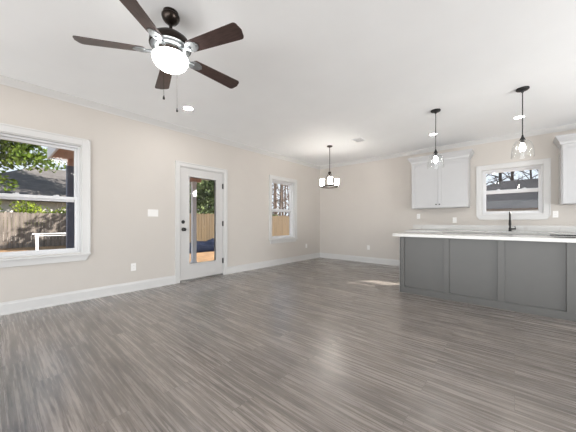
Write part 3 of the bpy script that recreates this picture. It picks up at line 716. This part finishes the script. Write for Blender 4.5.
e, c = house('neighbour_house', [(-24, -3.0, 2.6), (-24, 14, 2.6), (-34, 14, 2.6), (-34, -3.0, 2.6)], [(-29, 2.26, 5.5), (-29, 9, 5.5)], 2.6, 'neighbouring house with grey shingle hip roof beyond the weathered fence')

bx('window', 9.5 - 29 - c.x - 0.0, 9.56 - 29 - c.x + 0.0, -1.0, 0.2, 1.0, 2.2, 'cooktop', e)
e, c = house('neighbour_house', [(-8.4, 30, 2.3), (13, 30, 2.3), (13, 54, 2.3), (-8.4, 54, 2.3)], [(-1.35, 42, 6.17), (6, 42, 6.17)], 2.3, 'neighbouring house with grey shingle roof seen through the kitchen window', rm='roof_dark')
bx('gutter', -8.4 - c.x, 13 - c.x, 29.86 - c.y, 29.995 - c.y, 2.12 - GZ, 2.27 - GZ, 'gutter', e)

# ------------------------------------------------------------------ trees
def leaves(bm, centre, rad, n, size, rnd, squash=1.0):
    for i in range(n):
        while True:
            p = Vector((rnd.uniform(-1, 1), rnd.uniform(-1, 1), rnd.uniform(-1, 1)))
            if 0.1 < p.length < 1: break
        p = Vector((p.x * rad, p.y * rad, p.z * rad * squash)) + centre
        a = Vector((rnd.gauss(0, 1), rnd.gauss(0, 1), rnd.gauss(0, 1))).normalized(); b = a.cross(Vector((rnd.gauss(0, 1), rnd.gauss(0, 1), rnd.gauss(0, 1)))).normalized()
        s = size * rnd.uniform(0.6, 1.3)
        v = [bm.verts.new(p + a * s), bm.verts.new(p + b * s * 0.5), bm.verts.new(p - a * s), bm.verts.new(p - b * s * 0.5)]
        bm.faces.new(v)
def tree(x, y, h, r, label, leaf=None, nleaf=2500, lsize=0.09, nb=14, first=0.35, spread=2.2, clump=0.55, seed=1, bark='bark', group=None, sub=3, limbs=()):
    rnd = random.Random(seed); e = empty('tree', (x, y, GZ)); tag(e, label, 'tree', group)
    bm = NB(); lean = Vector((rnd.uniform(-.04, .04), rnd.uniform(-.04, .04), 0))
    P = [Vector((0, 0, h * k / 6)) + lean * (h * k / 6) + Vector((rnd.uniform(-.04, .04), rnd.uniform(-.04, .04), 0)) * k for k in range(7)]
    tube(bm, P, [r * (1 - 0.13 * k) for k in range(7)], 8); link('trunk', bm, bark, e, smooth=True)
    bm = NB(); tips = []
    for i in range(nb):
        t = first + (0.98 - first) * i / nb; k = t * 6; i0 = min(5, int(k)); p = P[i0].lerp(P[i0 + 1], k - i0)
        a = i * 2.4 + rnd.uniform(-.4, .4); ln = spread * (1.15 - t * 0.6) * rnd.uniform(.7, 1.2)
        q = p + Vector((math.cos(a) * ln, math.sin(a) * ln, ln * rnd.uniform(.25, .8)))
        m1 = p.lerp(q, 0.5) + Vector((rnd.uniform(-.15, .15), rnd.uniform(-.15, .15), rnd.uniform(0, .2)))
        rr = r * (1 - t * 0.75) * 0.5
        tube(bm, [p, m1, q], [rr, rr * .6, rr * .25], 5); tips.append(q); tips.append(m1)
        for j in range(sub):
            st = m1.lerp(q, rnd.uniform(-.4, .8)); en = st + Vector((rnd.uniform(-1, 1), rnd.uniform(-1, 1), rnd.uniform(-.1, 1))) * ln * 0.4
            tube(bm, [st, st.lerp(en, .5) + Vector((0, 0, .05)), en], [rr * .35, rr * .25, rr * .12], 4); tips.append(en)
    for q in limbs:
        q = Vector(q) - Vector((x, y, GZ)); p = P[3].lerp(P[4], rnd.random()); m1 = p.lerp(q, .5) + Vector((0, 0, .35))
        tube(bm, [p, m1, q], [.06, .04, .012], 6); tips += [q, m1.lerp(q, .5)]
        for j in range(4):
            en = q + Vector((rnd.uniform(-.6, .6), rnd.uniform(-.6, .6), rnd.uniform(-.45, .3)))
            tube(bm, [m1.lerp(q, rnd.uniform(.5, 1)), en], [.012, .004], 4); tips.append(en)
    link('branches', bm, bark, e, smooth=True)
    if leaf:
        bm = NB(); per = max(1, nleaf // len(tips))
        for q in tips: leaves(bm, q, clump * rnd.uniform(.7, 1.2), per, lsize, rnd, 0.7)
        tag(link('foliage', bm, leaf, e), kind='stuff')
    return e
def shrub(x, y, h, w, label, leaf, n=1600, seed=3, size=0.09, group=None):
    rnd = random.Random(seed); e = empty('shrub', (x, y, GZ)); tag(e, label, 'shrub', group)
    bm = NB()
    for k in range(9):
        a = k * 0.7; tube(bm, [(0, 0, 0), (math.cos(a) * w * .3, math.sin(a) * w * .3, h * .5), (math.cos(a) * w * .55, math.sin(a) * w * .55, h * .85)], [.03, .02, .008], 5)
    link('stems', bm, 'bark', e)
    bm = NB()
    for k in range(12):
        c_ = Vector((rnd.uniform(-.6, .6) * w, rnd.uniform(-.6, .6) * w, h * rnd.uniform(.25, .85))); leaves(bm, c_, w * .5, n // 12, size, rnd, 0.7)
    tag(link('foliage', bm, leaf, e), kind='stuff')
tree(-12.5, -2.0, 6.5, 0.17, 'leafy green oak reaching into the top of the near window', 'leafA', 9000, 0.085, 20, 0.45, 2.6, 0.42, seed=5, limbs=[(-13.2, .25, 3.15), (-12.6, .5, 3.6), (-12.9, .75, 3.85), (-12.2, .15, 3.9), (-13.4, -.1, 2.75), (-12.7, .95, 3.45), (-12.0, .6, 3.95), (-13.0, 0.0, 3.45), (-12.4, 1.2, 3.95)])
tree(-22.3, 5.9, 9.5, 0.22, 'large leafy tree beside the left neighbouring house, shading its roof', 'leafA', 6000, 0.14, 20, 0.4, 2.8, 0.8, seed=12)
tree(-19.9, 4.6, 12, 0.20, 'bare pine trunk rising behind the weathered fence by the porch post', None, nb=12, first=.5, spread=1.5, seed=8, bark='bark2')
for i, (x, y) in enumerate(((-38, 6.5), (-40, 8.5), (-37, 9.8))):
    tree(x, y, 13, 0.24, 'tall thin tree behind the neighbouring roof in the near window', None, nb=14, first=.35, spread=1.8, seed=20 + i, bark='bark', group='thin trees behind the left neighbouring roof')
for i, y in enumerate((-2.6, -0.6, 1.3, 3.2, 5.0)):
    shrub(-20.9, y, 2.9, 1.15, 'bright yellow-green shrub in the row behind the weathered fence', 'leafB', 1500, seed=30 + i, group='shrubs behind the weathered fence')
for i, (x, y, h) in enumerate(((-14.0, 7.2, 4.6), (-15.2, 9.4, 5.6), (-13.8, 9.3, 4.0))):
    tree(x, y, h, 0.14, ('dense green tree behind the cedar fence, the nearest in the door glass', 'taller dense green tree behind the cedar fence seen in the door glass', 'low bushy green tree at the right of the door glass')[i], 'leafC', 5200, 0.11, 18, 0.15, 1.7, 0.6, seed=40 + i)
rb = random.Random(77)
for i in range(9):
    d = 19 + rb.uniform(0, 9); px = 268 + i * 3.0; t = (px - 288) / FPX
    s_, c_ = math.sin(YAW), math.cos(YAW)
    tree(d * (-s_ + c_ * t), d * (c_ + s_ * t), rb.uniform(8, 12), rb.uniform(.07, .16), 'bare grey-brown woodland tree behind the cedar fence in the far window', 'leafD' if i % 4 == 1 else None, 500, 0.08, 16, 0.18, 1.5, 0.5, seed=60 + i, bark='bark2', group='bare trees behind the cedar fence')
shrub(-12.6, 12.6, 2.1, 0.9, 'dark low shrub just over the cedar fence in the far window', 'leafC', 900, seed=90)
for i, (x, y) in enumerate(((-6.5, 57), (-4.2, 59), (-1.8, 57.5), (0.1, 60), (2.2, 57.5), (4.6, 59), (7.0, 57.5), (10.5, 59), (14, 58), (18, 60))):
    tree(x, y, rb.uniform(17, 20), rb.uniform(.2, .38), 'dark bare tree behind the neighbouring roof in the kitchen window', None, nb=26, first=.18, spread=3.4, seed=110 + i, sub=8, bark='bark', group='bare trees behind the kitchen-side roof')
for i, (x, y) in enumerate(((14.6, 44), (17.5, 47), (16.0, 51.5), (20.5, 49.5), (15.5, 56), (19.5, 54.5), (24, 52), (18.5, 41.5), (23, 46))):
    tree(x, y, rb.uniform(16, 20), rb.uniform(.22, .34), 'bare tree right of the kitchen-side neighbour, its shadow on the roof', None, nb=18, first=.25, spread=2.2, seed=210 + i, sub=5, bark='bark', group='bare trees beside the kitchen-side neighbour')
